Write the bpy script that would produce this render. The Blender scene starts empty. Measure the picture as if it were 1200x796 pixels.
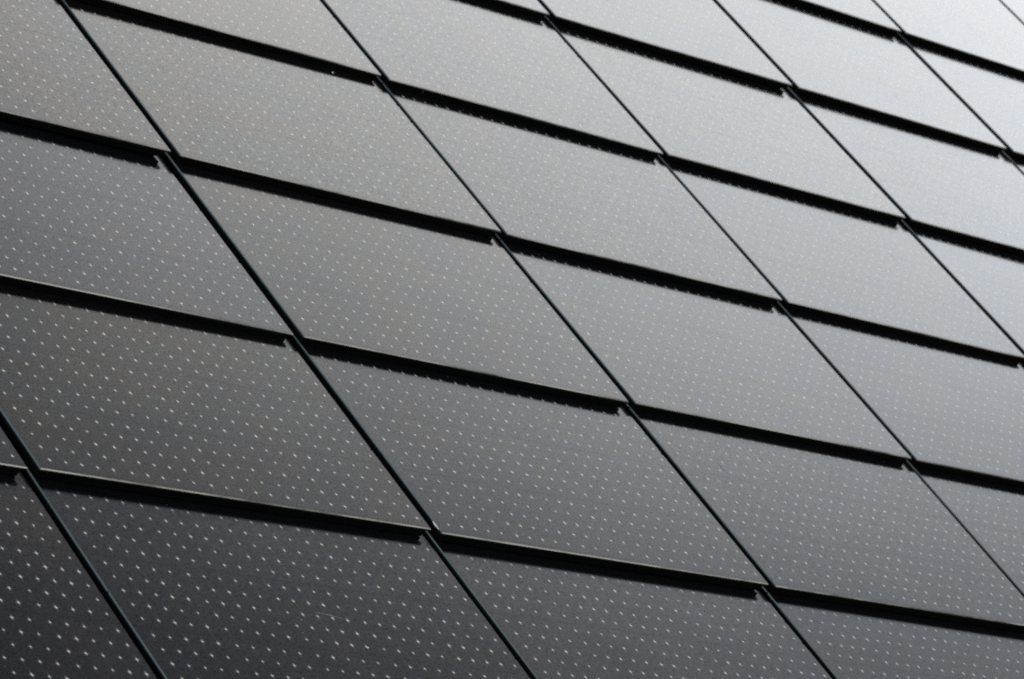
import bpy, bmesh, math, random
from mathutils import Matrix, Vector, Euler

sc = bpy.context.scene
col = sc.collection
rnd = random.Random(11)
R = math.radians

# ------------------------------------------------------------------ dimensions (metres)
U = 0.35                       # exposed height of one tile course
TW = 1.67002139 * U            # spacing of the tiles along the eave
GAP = 0.0384 * U               # open joint between two tiles
LAP = 0.030                    # hidden lap under the next course
LIFT = 0.0126                  # rise of each lower edge over the tile below
GLASS = 0.0036                 # glass layer
BODY = 0.0078                  # black backing under the glass
PITCH = R(48.69)
ROOF_Z = 3.09

ROOF = Matrix.Translation((0, 0, ROOF_Z)) @ Matrix.Rotation(PITCH, 4, 'X')

# ------------------------------------------------------------------ node helpers
class NT:
    def __init__(self, tree):
        self.t = tree
    def n(self, kind, **kw):
        nd = self.t.nodes.new(kind)
        for k, v in kw.items():
            setattr(nd, k, v)
        return nd
    def link(self, a, b):
        self.t.links.new(a, b)
    def m(self, op, a, b=None, c=None, clamp=False):
        nd = self.n('ShaderNodeMath', operation=op, use_clamp=clamp)
        for i, v in enumerate((a, b, c)):
            if v is None:
                continue
            if isinstance(v, (int, float)):
                nd.inputs[i].default_value = v
            else:
                self.link(v, nd.inputs[i])
        return nd.outputs[0]
    def smooth(self, v, a, b, lo=0.0, hi=1.0, kind='SMOOTHSTEP'):
        nd = self.n('ShaderNodeMapRange', interpolation_type=kind, clamp=True)
        self.link(v, nd.inputs['Value'])
        nd.inputs['From Min'].default_value = a
        nd.inputs['From Max'].default_value = b
        nd.inputs['To Min'].default_value = lo
        nd.inputs['To Max'].default_value = hi
        return nd.outputs[0]
    def mixc(self, f, a, b):
        nd = self.n('ShaderNodeMix', data_type='RGBA')
        for sock, v in ((nd.inputs[0], f), (nd.inputs[6], a), (nd.inputs[7], b)):
            if isinstance(v, (int, float)):
                sock.default_value = v
            elif isinstance(v, tuple):
                sock.default_value = (*v, 1) if len(v) == 3 else v
            else:
                self.link(v, sock)
        return nd.outputs[2]

def new_mat(name):
    m = bpy.data.materials.new(name)
    m.use_nodes = True
    t = NT(m.node_tree)
    return m, t, m.node_tree.nodes['Principled BSDF']

# ------------------------------------------------------------------ material: photovoltaic face
def face_material():
    m, t, b = new_mat('photovoltaic_glass')
    tc = t.n('ShaderNodeTexCoord')
    oi = t.n('ShaderNodeObjectInfo')
    sx = t.n('ShaderNodeSeparateXYZ')
    t.link(tc.outputs['Object'], sx.inputs[0])
    x, y = sx.outputs['X'], sx.outputs['Y']
    MM = 0.001
    def axis(v, start, group, pitch):
        """distance (mm) to the nearest contact dot along one axis; groups of five"""
        u = t.m('SUBTRACT', v, (start - (group - 4 * pitch) / 2) * MM)
        g = t.m('FLOORED_MODULO', u, group * MM)
        g = t.m('SUBTRACT', g, (group - 4 * pitch) / 2 * MM)
        k = t.m('ROUND', t.m('DIVIDE', g, pitch * MM))
        k = t.m('MINIMUM', t.m('MAXIMUM', k, 0.0), 4.0)
        d = t.m('MULTIPLY', t.m('SUBTRACT', g, t.m('MULTIPLY', k, pitch * MM)), 1000.0)
        cell = t.m('ROUND', t.m('DIVIDE', v, pitch * MM))
        return t.m('ABSOLUTE', d), cell
    dx, cx = axis(x, 29.6, 112.4, 21.7)
    dy, cy = axis(y, 18.2, 112.0, 21.6)
    # each dot has its own strength and a slightly own tint
    cc = t.n('ShaderNodeCombineXYZ')
    t.link(cx, cc.inputs[0]); t.link(cy, cc.inputs[1]); t.link(oi.outputs['Random'], cc.inputs[2])
    wn = t.n('ShaderNodeTexWhiteNoise', noise_dimensions='3D')
    t.link(cc.outputs[0], wn.inputs['Vector'])
    size = t.smooth(wn.outputs['Value'], 0, 1, 0.80, 1.18, 'LINEAR')
    ex = t.m('POWER', t.m('DIVIDE', dx, t.m('MULTIPLY', size, DOT_X)), 0.6)
    ey = t.m('POWER', t.m('DIVIDE', dy, t.m('MULTIPLY', size, DOT_Y)), 0.6)
    star = t.m('POWER', t.smooth(t.m('ADD', ex, ey), 1.05, 0.42, 0, 1, 'LINEAR'), 1.4)
    ax = t.m('POWER', t.m('DIVIDE', dx, t.m('MULTIPLY', size, 7.0)), 0.42)
    ay = t.m('POWER', t.m('DIVIDE', dy, t.m('MULTIPLY', size, 10.5)), 0.42)
    arms = t.smooth(t.m('ADD', ax, ay), 1.0, 0.55, 0, 0.30, 'LINEAR')
    star = t.m('MAXIMUM', star, arms)
    star = t.m('MULTIPLY', star, t.m('LESS_THAN', y, 0.338))      # the print stops short of the lap
    # hairline scribes: fine lines up the slope, one fine seam between the groups
    pl = t.m('PINGPONG', x, 0.0016)
    scribe = t.smooth(pl, 0.0, 0.0007, 1, 0)
    sm = t.m('FLOORED_MODULO', t.m('SUBTRACT', y, 0.1166), 0.112)
    sm = t.m('MINIMUM', sm, t.m('SUBTRACT', 0.112, sm))
    seam = t.smooth(sm, 0.0007, 0.0014, 1, 0)
    # grain of the satin glass and soft mottling
    shift = t.n('ShaderNodeVectorMath', operation='ADD')
    sh2 = t.n('ShaderNodeCombineXYZ')
    rr = t.m('MULTIPLY', oi.outputs['Random'], 37.0)
    for k in range(3):
        t.link(rr, sh2.inputs[k])
    t.link(tc.outputs['Object'], shift.inputs[0]); t.link(sh2.outputs[0], shift.inputs[1])
    grain = t.n('ShaderNodeTexNoise', noise_dimensions='3D')
    grain.inputs['Scale'].default_value = 430; grain.inputs['Detail'].default_value = 2
    t.link(shift.outputs[0], grain.inputs['Vector'])
    mott = t.n('ShaderNodeTexNoise')
    mott.inputs['Scale'].default_value = 9; mott.inputs['Detail'].default_value = 3
    t.link(shift.outputs[0], mott.inputs['Vector'])
    # dust: rare pale specks
    dust = t.n('ShaderNodeTexNoise')
    dust.inputs['Scale'].default_value = 150; dust.inputs['Detail'].default_value = 1
    t.link(shift.outputs[0], dust.inputs['Vector'])
    speck = t.smooth(dust.outputs[0], 0.80, 0.83, 0, 1)
    base = t.mixc(scribe, (0.0025, 0.0025, 0.0033), (0.0210, 0.0210, 0.0240))
    bm_ = t.n('ShaderNodeMix', data_type='RGBA', blend_type='MULTIPLY'); bm_.inputs[0].default_value = 1.0
    t.link(base, bm_.inputs[6]); t.link(oi.outputs['Color'], bm_.inputs[7])
    base = bm_.outputs[2]
    base = t.mixc(t.m('MULTIPLY', seam, 0.8), base, (0.004, 0.005, 0.006))
    base = t.mixc(speck, base, (0.30, 0.29, 0.27))
    tint = t.n('ShaderNodeMix', data_type='RGBA')
    tint.inputs[0].default_value = 0.10
    tint.inputs[6].default_value = (0.95, 0.94, 0.92, 1)
    t.link(wn.outputs['Color'], tint.inputs[7])
    base = t.mixc(star, base, tint.outputs[2])
    t.link(base, b.inputs['Base Color'])
    rough = t.m('ADD', ROUGH, t.m('MULTIPLY', t.m('SUBTRACT', mott.outputs[0], 0.5), 0.05))
    rough = t.m('ADD', rough, t.m('MULTIPLY', star, 0.20))        # silver contacts: rough metal under the glass
    t.link(rough, b.inputs['Roughness'])
    t.link(t.m('MULTIPLY', star, 0.28), b.inputs['Metallic'])
    spec = t.smooth(grain.outputs[0], 0.34, 0.66, 0.20, 0.86, 'LINEAR')
    spec = t.m('MULTIPLY', spec, t.m('SUBTRACT', 1.0, t.m('MULTIPLY', seam, 0.28)))
    t.link(spec, b.inputs['Specular IOR Level'])
    # thin-film coating: faint blue / straw drift plus a coloured grain
    hue = t.n('ShaderNodeTexNoise')
    hue.inputs['Scale'].default_value = 11; hue.inputs['Detail'].default_value = 4
    t.link(shift.outputs[0], hue.inputs['Vector'])
    film = t.mixc(t.smooth(hue.outputs[0], 0.36, 0.64, 0, 1), (0.80, 0.90, 1.0), (1.0, 0.96, 0.86))
    fm = t.n('ShaderNodeMix', data_type='RGBA', blend_type='MULTIPLY'); fm.inputs[0].default_value = 1.0
    t.link(film, fm.inputs[6]); t.link(oi.outputs['Color'], fm.inputs[7])
    film = fm.outputs[2]
    cg = t.n('ShaderNodeMix', data_type='RGBA', blend_type='MULTIPLY')
    cg.inputs[0].default_value = 1.0
    fleck = t.n('ShaderNodeTexNoise')
    fleck.inputs['Scale'].default_value = 210; fleck.inputs['Detail'].default_value = 2
    fleck.inputs['Roughness'].default_value = 0.7
    t.link(shift.outputs[0], fleck.inputs['Vector'])
    vr = t.n('ShaderNodeMapRange', data_type='FLOAT_VECTOR')
    for nm, val in (('From_Min_FLOAT3', .34), ('From_Max_FLOAT3', .66), ('To_Min_FLOAT3', .55), ('To_Max_FLOAT3', 1.0)):
        next(i for i in vr.inputs if i.identifier == nm).default_value = (val,) * 3
    t.link(fleck.outputs['Color'], next(i for i in vr.inputs if i.identifier == 'Vector'))
    t.link(film, cg.inputs[6]); t.link(vr.outputs[1], cg.inputs[7])
    t.link(cg.outputs[2], b.inputs['Specular Tint'])
    b.inputs['IOR'].default_value = 1.5
    bump = t.n('ShaderNodeBump')
    bump.inputs['Strength'].default_value = 0.10
    bump.inputs['Distance'].default_value = 0.0006
    wav = t.n('ShaderNodeTexNoise')
    wav.inputs['Scale'].default_value = 14; wav.inputs['Detail'].default_value = 1
    t.link(shift.outputs[0], wav.inputs['Vector'])
    t.link(wav.outputs[0], bump.inputs['Height'])
    t.link(bump.outputs[0], b.inputs['Normal'])
    return m

DOT_X, DOT_Y, ROUGH = 3.3, 5.4, 0.125

def glass_edge_material():
    m, t, b = new_mat('cut_glass_edge')
    b.inputs['Base Color'].default_value = (0.012, 0.022, 0.028, 1)
    b.inputs['Roughness'].default_value = 0.22
    b.inputs['IOR'].default_value = 1.5
    return m

def ground_edge_material():
    """the ground (matt) arris of the glass, chipped, with its reflected highlights painted in unevenly"""
    m, t, b = new_mat('ground_glass_arris')
    tc = t.n('ShaderNodeTexCoord')
    oi = t.n('ShaderNodeObjectInfo')
    ad = t.n('ShaderNodeVectorMath', operation='ADD')
    t.link(tc.outputs['Object'], ad.inputs[0]); t.link(oi.outputs['Location'], ad.inputs[1])
    n1 = t.n('ShaderNodeTexNoise'); n1.inputs['Scale'].default_value = 5; n1.inputs['Detail'].default_value = 5
    n1.inputs['Roughness'].default_value = 0.65
    t.link(ad.outputs[0], n1.inputs['Vector'])
    f = t.smooth(n1.outputs[0], 0.34, 0.62, 0, 1)
    c = t.mixc(f, (0.16, 0.13, 0.11), (0.95, 0.90, 0.82))  # pale end stands in for light reflected along the lower rim
    t.link(c, b.inputs['Base Color'])
    b.inputs['Roughness'].default_value = 0.5
    return m

def plain(name, colour, rough, noise=0.0, scale=60):
    m, t, b = new_mat(name)
    if noise:
        tc = t.n('ShaderNodeTexCoord'); n = t.n('ShaderNodeTexNoise')
        n.inputs['Scale'].default_value = scale; n.inputs['Detail'].default_value = 4
        t.link(tc.outputs['Object'], n.inputs['Vector'])
        lo = tuple(c * (1 - noise) for c in colour); hi = tuple(c * (1 + noise) for c in colour)
        t.link(t.mixc(n.outputs[0], lo, hi), b.inputs['Base Color'])
    else:
        b.inputs['Base Color'].default_value = (*colour, 1)
    b.inputs['Roughness'].default_value = rough
    return m

M_FACE = face_material()
M_EDGE = glass_edge_material()
M_ARRIS = ground_edge_material()
M_SIDE = plain('sky_tinted_green_glass_arris', (0.072, 0.108, 0.124), 0.3, 0.8, 18)  # teal lightened to stand in for sky reflected in the side edges
M_BACK = plain('black_backing', (0.006, 0.006, 0.007), 0.55, 0.4)
M_BACK.node_tree.nodes['Principled BSDF'].inputs['Specular IOR Level'].default_value = 0.15
M_DECK = plain('roofing_membrane', (0.008, 0.008, 0.009), 0.9, 0.4)
M_DECK.node_tree.nodes['Principled BSDF'].inputs['Specular IOR Level'].default_value = 0.1
M_GROUND = plain('dry_lawn_ground', (0.055, 0.070, 0.035), 0.95, 0.5, 0.6)
M_SCRATCH_PALE = plain('pale_scratch', (0.22, 0.215, 0.20), 0.7)
M_SCRATCH_DARK = plain('dark_scratch', (0.01, 0.01, 0.01), 0.8)
M_FIBRE = plain('tan_fibre', (0.25, 0.19, 0.12), 0.8)
M_CHIP = plain('fresh_glass_chip', (0.80, 0.84, 0.86), 0.25)
M_SPECK = plain('dust_speck', (0.75, 0.74, 0.70), 0.8)

def obj(name, bm, mats, parent=None):
    me = bpy.data.meshes.new(name)
    bmesh.ops.recalc_face_normals(bm, faces=bm.faces)
    bm.to_mesh(me); bm.free()
    for m in mats:
        me.materials.append(m)
    o = bpy.data.objects.new(name, me)
    col.objects.link(o)
    if parent:
        o.parent = parent
    return o

# ------------------------------------------------------------------ one tile (origin: lower left corner of the joint grid, on the face)
X0, X1 = GAP / 2, TW - GAP / 2
Y0, Y1 = 0.0, U + LAP
CH = 0.0012                   # arris

def outline(seed):
    """plan of the glass: corners clipped a touch, a few chips along the right and left edges"""
    r = random.Random(seed)
    pts = []
    def edge(a, b, chips):
        a, b = Vector(a), Vector(b)
        d = (b - a); L = d.length; d.normalize(); nrm = Vector((-d.y, d.x))      # inward (ccw)
        pts.append(a)
        s = sorted(r.uniform(0.06, 0.94) for _ in range(chips))
        for q in s:
            w = r.uniform(0.0012, 0.0035); dep = r.uniform(0.0009, 0.0021)
            for k, e in ((-1, 0), (-0.5, 0.8), (0.3, 1.0), (1, 0)):
                pts.append(a + d * (q * L + k * w) + nrm * dep * e)
    c = 0.0010
    edge((X0 + c, Y0), (X1 - c, Y0), 0)
    edge((X1 - 0.0002, Y0 + c), (X1, Y1), r.choice((1, 2, 2, 3)))
    edge((X1, Y1), (X0, Y1), 0)
    edge((X0, Y1), (X0, Y0 + c), r.choice((0, 1)))
    return pts

def glass_bm(seed):
    bm = bmesh.new()
    pts = outline(seed)
    n = len(pts)
    cx, cy = (X0 + X1) / 2, (Y0 + Y1) / 2
    def ring(z, inset):
        vs = []
        for p in pts:
            x = p.x + (inset if p.x < cx else -inset) * (1 if abs(p.x - cx) > (X1 - X0) * .49 else (abs(p.x - cx) / ((X1 - X0) / 2)))
            y = p.y + (inset if p.y < cy else -inset) * (abs(p.y - cy) / ((Y1 - Y0) / 2))
            vs.append(bm.verts.new((x, y, z)))
        return vs
    top, mid, low = ring(0, CH), ring(-CH, 0), ring(-GLASS, 0)
    f = bm.faces.new(top); f.material_index = 0
    for k in range(n):
        k2 = (k + 1) % n
        f = bm.faces.new((top[k2], top[k], mid[k], mid[k2])); f.material_index = 2
        # the side arrises get the painted sky tint, only the lower one is ground matt
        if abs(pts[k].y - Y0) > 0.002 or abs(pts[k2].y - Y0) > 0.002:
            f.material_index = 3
        f = bm.faces.new((mid[k2], mid[k], low[k], low[k2])); f.material_index = 1
    f = bm.faces.new(list(reversed(low))); f.material_index = 1
    return bm

def box_bm(x0, x1, y0, y1, z0, z1, bev=0.0):
    bm = bmesh.new()
    v = [bm.verts.new((x, y, z)) for z in (z0, z1) for y in (y0, y1) for x in (x0, x1)]
    for q in ((0, 2, 3, 1), (4, 5, 7, 6), (0, 1, 5, 4), (2, 6, 7, 3), (0, 4, 6, 2), (1, 3, 7, 5)):
        bm.faces.new([v[i] for i in q])
    if bev:
        bmesh.ops.bevel(bm, geom=list(bm.edges), offset=bev, segments=2, affect='EDGES', profile=0.5)
    return bm

PARTS = []
proto_glass = []
for s in range(5):
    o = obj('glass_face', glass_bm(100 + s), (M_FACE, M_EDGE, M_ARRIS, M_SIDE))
    proto_glass.append(o)
back = obj('backing', box_bm(X0 + .0040, X1 - .0085, Y0 + .0028, Y1 - .001, -GLASS - BODY, -GLASS - .0002, .0006), (M_BACK,))
rail = obj('lower_rail', box_bm(X0 + .0040, X1 - .0085, Y0 + .0006, Y0 + .0026, -GLASS - BODY - .0006, -GLASS - .0002, .0004), (M_BACK,))

GROUP = 'overlapping solar tiles on the roof'
OFF = {(-2, 3): (-2.2, -3.0, 0), (-1, 1): (2.5, 4, 0), (-1, 2): (-1.7, -0.5, 0), (-1, 3): (0.4, 0.1, 4), (0, 0): (2.6, 3, 0),
       (0, 1): (1.6, 1.2, -4), (0, 2): (-2.0, -1.8, -3), (0, 3): (2.0, 0.7, 0), (1, -1): (-1.5, -3.5, 0), (1, 0): (-2.2, -4, -5),
       (1, 1): (-1.6, -1.2, -2), (1, 2): (-0.5, 0.2, 0), (1, 3): (2.2, 1.8, 0), (2, -1): (-3.0, -2.7, 4), (2, 0): (-2.6, -2.6, 0),
       (2, 1): (-2.8, -1.8, 0), (2, 2): (-2.0, 0.8, 0), (3, -2): (1.1, 2.0, 0), (3, -1): (2.2, 2.4, 5), (3, 0): (0.8, -0.2, 0),
       (4, -2): (1.9, 3.4, 0), (4, -1): (5.5, 4.0, 0)}
TINTS = [(1.0, .95, .78), (.95, .96, .92), (.80, .90, 1.0), (.88, .93, 1.0)]
COAT = {(0, 0): (1.0, .95, .76), (1, 0): (1.0, .97, .86), (0, 1): (1.0, .94, .74), (-1, 1): (1.0, .95, .80), (-1, 2): (.78, .84, 1.0),
        (0, 2): (.98, .94, .84), (1, 1): (.97, .96, .90), (-1, 3): (1.0, .93, .76), (0, 3): (.90, .92, .96), (-1, 4): (.74, .78, 1.0),
        (-2, 4): (1.0, .92, .84), (0, 4): (.84, .86, 1.0), (1, 4): (.72, .84, 1.0), (1, 3): (.86, .90, 1.0), (2, 3): (.74, .86, 1.0),
        (1, 2): (.92, .95, .98), (2, 2): (.80, .89, 1.0), (2, 1): (.86, .93, 1.0), (3, 1): (.78, .89, 1.0), (3, 0): (.88, .95, 1.0)}
TILT = {}
LABELS = {
    (3, -2): 'silvery grey solar tile cut by the top edge, leftmost in the topmost course',
    (4, -2): 'brightest silvery solar tile, middle one of three in the topmost course',
    (5, -2): 'sliver of silvery solar tile in the extreme top right corner',
    (1, -1): 'narrow sliver of grey solar tile at the top edge, leftmost in the second course',
    (2, -1): 'light grey solar tile cut by the top edge, second from left in the second course',
    (3, -1): 'whole silvery solar tile near the top right, third from left in the second course',
    (4, -1): 'silvery solar tile at the right edge just below the topmost course',
    (0, 0): 'grey solar tile cut by the top edge, leftmost in the third course',
    (1, 0): 'light grey solar tile with a tiny tan fibre on its lower edge, third course',
    (2, 0): 'whole light grey solar tile, third from left in the third course',
    (3, 0): 'light silvery solar tile near the right edge, fourth from left in the third course',
    (4, 0): 'sliver of solar tile at the right edge, last of the third course',
    (-1, 1): 'grey solar tile in the top left corner, leftmost of the fourth course',
    (0, 1): 'whole grey solar tile with a white fleck under the step above, fourth course',
    (1, 1): 'whole mid grey solar tile, third from left in the fourth course',
    (2, 1): 'whole light grey solar tile, fourth from left in the fourth course',
    (3, 1): 'light grey solar tile cut by the right edge at the end of the fourth course',
    (-1, 2): 'bluish dark grey solar tile at the left edge, leftmost of the fifth course',
    (0, 2): 'whole dark grey solar tile with a pale fleck near its top, fifth course',
    (1, 2): 'whole mid grey solar tile, third from left in the fifth course',
    (2, 2): 'mid grey solar tile cut by the right edge, last of the fifth course',
    (-2, 3): 'small dark corner of a solar tile at the left edge, leftmost of the sixth course',
    (-1, 3): 'large dark solar tile with two white flecks near its middle, sixth course',
    (0, 3): 'whole dark grey solar tile with a chipped glinting lower left corner, sixth course',
    (1, 3): 'mid grey solar tile with a short dark scratch, sixth course',
    (2, 3): 'grey solar tile at the right edge, last of the sixth course',
    (-2, 4): 'blackest solar tile, in the bottom left corner of the photo',
    (-1, 4): 'near-black solar tile with a pale scratch, second from left in the bottom course',
    (0, 4): 'dark grey solar tile cut by the bottom edge, third from left in the bottom course',
    (1, 4): 'dark grey solar tile in the bottom right corner, last of the bottom course',
}
exec_tiles = [(i, j) for j, (a, b) in {-2: (3, 5), -1: (1, 4), 0: (0, 4), 1: (-1, 3), 2: (-1, 2), 3: (-2, 2), 4: (-2, 1)}.items() for i in range(a, b + 1)]
TILT_TAU = math.atan2(LIFT, U)
used = set()
tiles = {}
def part_copy(src, parent):
    if src.name not in used and src.parent is None:
        used.add(src.name); o = src
    else:
        o = src.copy(); col.objects.link(o)
    o.parent = parent
    return o
for n_, (i, j) in enumerate(exec_tiles):
    t = bpy.data.objects.new('solar_tile', None)
    t.empty_display_size = 0.05
    col.objects.link(t)
    dx, dy, dr = OFF.get((i, j), (rnd.uniform(-1.5, 1.5), rnd.uniform(-1.5, 1.5), 0))
    tx, ty = TILT.get((i, j), (rnd.uniform(-.14, .14), rnd.uniform(-.14, .14)))
    loc = Matrix.Translation((i * TW + dx * .001, -j * U + dy * .001, 0))
    rot = Euler((-TILT_TAU + R(tx), R(ty), dr * .001)).to_matrix().to_4x4()
    t.matrix_world = ROOF @ loc @ rot
    face = part_copy(proto_glass[n_ % 5], t)
    cc_ = COAT.get((i, j), rnd.choice(TINTS))
    k_ = .75 if cc_[0] < cc_[2] else .36
    face.color = (*[1 - k_ * (1 - q) for q in cc_], 1)      # each panel's coating has a slightly own hue
    part_copy(back, t)
    part_copy(rail, t)
    t['category'] = 'solar tile'
    t['group'] = GROUP
    t['label'] = LABELS[(i, j)]
    tiles[(i, j)] = t

# ------------------------------------------------------------------ wear seen on single tiles (in tile coordinates)
def ribbon_bm(pts, widths, z=0.00012):
    bm = bmesh.new()
    rows = []
    for k, (p, w_) in enumerate(zip(pts, widths)):
        p = Vector(p)
        d = (Vector(pts[min(k + 1, len(pts) - 1)]) - Vector(pts[max(k - 1, 0)])).normalized()
        nn = Vector((-d.y, d.x)) * w_ / 2
        rows.append([bm.verts.new((*(p + nn), 0.00002)), bm.verts.new((*p, z)), bm.verts.new((*(p - nn), 0.00002))])
    for a_, b_ in zip(rows, rows[1:]):
        for q in (0, 1):
            bm.faces.new((a_[q], a_[q + 1], b_[q + 1], b_[q]))
    return bm
def fleck_bm(x, y, r, seed):
    rr = random.Random(seed)
    bm = bmesh.new()
    bmesh.ops.create_icosphere(bm, subdivisions=2, radius=r)
    for v in bm.verts:
        v.co *= rr.uniform(.8, 1.15)
        v.co.z *= .45
        v.co += Vector((x, y, r * .25))
    return bm
def mark(name, ij, bm, mat):
    obj(name, bm, (mat,), tiles[ij])
mark('scratch', (-1, 4), ribbon_bm([(.2965, .1801), (.307, .1796), (.3192, .1783), (.3278, .1762), (.3383, .175), (.350, .1742)],
                                   [.0005, .0010, .0011, .0007, .0005, .0003]), M_SCRATCH_PALE)
mark('scratch', (1, 3), ribbon_bm([(.1030, .259), (.1042, .252), (.1048, .246), (.1058, .2370)], [.0004, .0013, .0012, .0004]), M_SCRATCH_DARK)
mark('scratch', (1, 3), ribbon_bm([(.0215, .1885), (.0228, .1850), (.0240, .1815)], [.0006, .0012, .0006]), M_SCRATCH_DARK)
for k, (ij, x, y, r) in enumerate((((-1, 3), .3302, .2059, .0014), ((-1, 3), .3346, .2286, .0008), ((-1, 4), .3417, .1288, .0014),
                                   ((0, 1), .4835, .3426, .0018), ((0, 2), .1532, .3124, .0014), ((-1, 4), .268, .163, .0008))):
    mark('fleck', ij, fleck_bm(x, y, r, k), M_SPECK)
# a tan fibre clinging to the lower edge of one tile
hb = bmesh.new()
hp = [(.0745, -.0002, -.0010), (.0760, -.0009, -.0035), (.0752, -.0011, -.0062), (.0772, -.0010, -.0092)]
prev = None
for p in hp:
    ring = [hb.verts.new((p[0] + .0003 * math.cos(a_), p[1] + .0003 * math.sin(a_), p[2])) for a_ in (0, 2.09, 4.19)]
    if prev:
        for q in range(3):
            hb.faces.new((prev[q], prev[(q + 1) % 3], ring[(q + 1) % 3], ring[q]))
    prev = ring
mark('fibre', (1, 0), hb, M_FIBRE)
# the chipped corner: a bright conchoidal rim in the left edge of one tile
cb = bmesh.new()
ring = []
for k in range(9):
    a_ = k / 8
    yy = .0060 + .015 * (1 - a_)
    bul = .0013 * math.sin(math.pi * min(1, a_ * 1.15)) ** 1.5
    ring.append((cb.verts.new((X0 - .0004 + bul * .35, yy, .0002)), cb.verts.new((X0 - .0006 - bul * .2, yy - .0004, -.0009 - bul * .3))))
for a_, b_ in zip(ring, ring[1:]):
    cb.faces.new((a_[0], a_[1], b_[1], b_[0]))
mark('chipped_edge', (0, 3), cb, M_CHIP)

# ------------------------------------------------------------------ setting: roof deck and ground
deck = obj('roof_deck', box_bm(-5 * TW, 8 * TW, -7.5 * U, 7 * U, -.20, -.0262), (M_DECK,))
deck.matrix_world = ROOF
deck['kind'] = 'structure'
g = bmesh.new()
vs = [g.verts.new(p) for p in ((-400, -400, 0), (400, -400, 0), (400, 400, 0), (-400, 400, 0))]
g.faces.new(vs)
ground = obj('ground', g, (M_GROUND,))
ground['kind'] = 'structure'

# ------------------------------------------------------------------ sun and sky
SUN_EL, SUN_AZ = R(75), R(20)
sd = Vector((math.cos(SUN_EL) * math.sin(SUN_AZ), math.cos(SUN_EL) * math.cos(SUN_AZ), math.sin(SUN_EL)))
sl = bpy.data.lights.new('sun', 'SUN')
sl.energy = 3.8
sl.angle = R(11)
sl.color = (1.0, 0.965, 0.91)
so = bpy.data.objects.new('sun', sl)
so.rotation_euler = sd.to_track_quat('Z', 'Y').to_euler()
so.location = (0, 0, 12)
col.objects.link(so)

w = bpy.data.worlds.new('World')
sc.world = w
w.use_nodes = True
t = NT(w.node_tree)
bg = w.node_tree.nodes['Background']
out = w.node_tree.nodes['World Output']
sky = t.n('ShaderNodeTexSky', sky_type='NISHITA')
sky.sun_disc = False
sky.sun_elevation = SUN_EL
sky.sun_rotation = SUN_AZ
sky.dust_density = 0.6
t.link(sky.outputs[0], bg.inputs['Color'])
bg.inputs['Strength'].default_value = 0.05
# the brightest part of the overcast, a glowing cloud low behind the roof
tc = t.n('ShaderNodeTexCoord')
dt = t.n('ShaderNodeVectorMath', operation='DOT_PRODUCT')
ca, ce = R(52), R(28)
dt.inputs[1].default_value = (math.cos(ce) * math.sin(ca), math.cos(ce) * math.cos(ca), math.sin(ce))
t.link(tc.outputs['Generated'], dt.inputs[0])
cn = t.n('ShaderNodeTexNoise')
cn.inputs['Scale'].default_value = 8; cn.inputs['Detail'].default_value = 5; cn.inputs['Roughness'].default_value = 0.5
t.link(tc.outputs['Generated'], cn.inputs['Vector'])
u = t.m('ADD', dt.outputs['Value'], t.m('MULTIPLY', t.m('SUBTRACT', cn.outputs[0], 0.5), 0.020))
cov = t.m('DIVIDE', 1.0, t.m('ADD', 1.0, t.m('EXPONENT', t.m('DIVIDE', t.m('SUBTRACT', 0.8995, u), 0.0170))))
bg2 = t.n('ShaderNodeBackground')
gs = t.n('ShaderNodeSeparateXYZ'); t.link(tc.outputs['Generated'], gs.inputs[0])
t.link(t.mixc(t.smooth(gs.outputs['Z'], 0.58, 0.76, 0, 1), (0.945, 0.985, 1.03), (1.0, 0.992, 0.975)), bg2.inputs['Color'])
dens = t.smooth(cn.outputs[0], 0.3, 0.7, 9.1, 9.6, 'LINEAR')
t.link(dens, bg2.inputs['Strength'])
mix = t.n('ShaderNodeMixShader')
t.link(cov, mix.inputs[0]); t.link(bg.outputs[0], mix.inputs[1]); t.link(bg2.outputs[0], mix.inputs[2])
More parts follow.
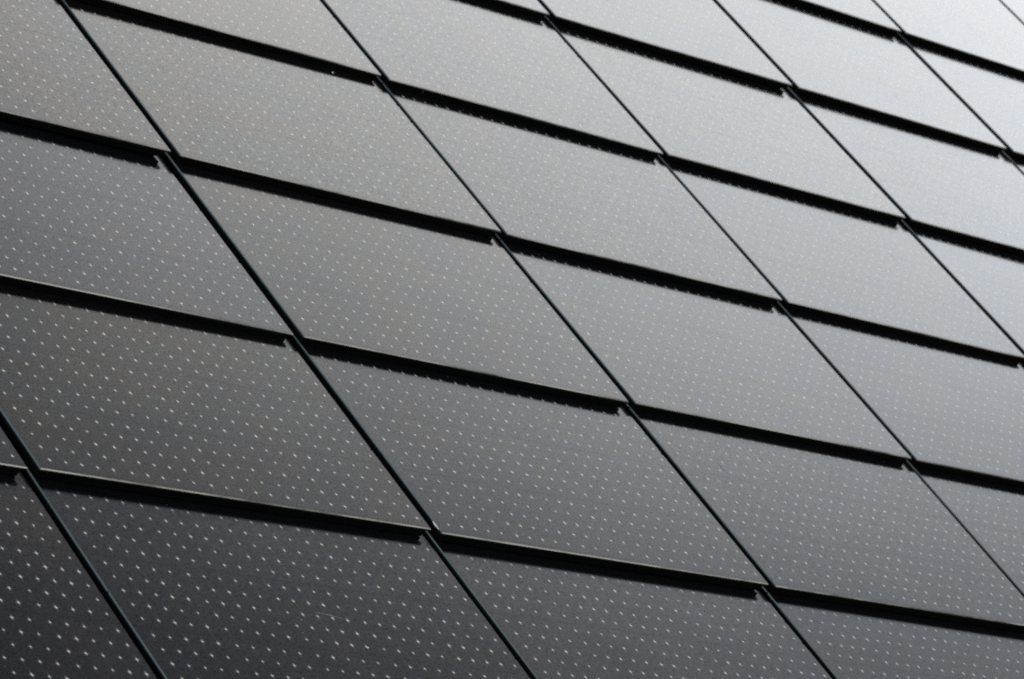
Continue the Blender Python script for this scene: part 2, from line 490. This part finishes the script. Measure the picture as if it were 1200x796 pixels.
# and an unseen bank added in front of the roof to light dots and rims
dt2 = t.n('ShaderNodeVectorMath', operation='DOT_PRODUCT')
ca, ce = R(225), R(25)
dt2.inputs[1].default_value = (math.cos(ce) * math.sin(ca), math.cos(ce) * math.cos(ca), math.sin(ce))
t.link(tc.outputs['Generated'], dt2.inputs[0])
cov2 = t.smooth(t.m('ADD', dt2.outputs['Value'], t.m('MULTIPLY', t.m('SUBTRACT', cn.outputs[0], 0.5), 0.3)), 0.45, 0.8, 0, 1)
bg3 = t.n('ShaderNodeBackground')
bg3.inputs['Color'].default_value = (0.98, 0.985, 1.0, 1)
bg3.inputs['Strength'].default_value = 3.4
mix2 = t.n('ShaderNodeMixShader')
t.link(cov2, mix2.inputs[0]); t.link(mix.outputs[0], mix2.inputs[1]); t.link(bg3.outputs[0], mix2.inputs[2])
t.link(mix2.outputs[0], out.inputs['Surface'])

# ------------------------------------------------------------------ camera (solved from the tile grid)
Rm = ((0.6957552981757756, -0.4741602697207753, 0.539533690957904), (0.14806991599776032, -0.6403333969523313, -0.7536898836550111),
      (0.702851239620984, 0.6042724380325563, -0.375306482221446))
C = Vector((-8.984194497446126, -10.506604484911792, 5.440716314095327)) * U
cm = Matrix.Identity(4)
right, up, back_ = Vector(Rm[0]), -Vector(Rm[1]), -Vector(Rm[2])
for k in range(3):
    cm[k][0], cm[k][1], cm[k][2], cm[k][3] = right[k], up[k], back_[k], C[k]
cd = bpy.data.cameras.new('camera')
cd.sensor_width = 36
cd.lens = 4663.64 / 1200 * 36
cd.clip_start, cd.clip_end = 0.05, 2000
cd.dof.use_dof = True
cd.dof.focus_distance = 13.0 * U
cd.dof.aperture_fstop = 18
co = bpy.data.objects.new('camera', cd)
co.matrix_world = ROOF @ cm
col.objects.link(co)
sc.camera = co

sc.view_settings.view_transform = 'Standard'
sc.view_settings.look = 'None'
sc.view_settings.exposure = -1.6
sc.view_settings.gamma = 1
sc.cycles.max_bounces = 6
sc.cycles.use_denoising = False
sc.cycles.filter_width = 1.9
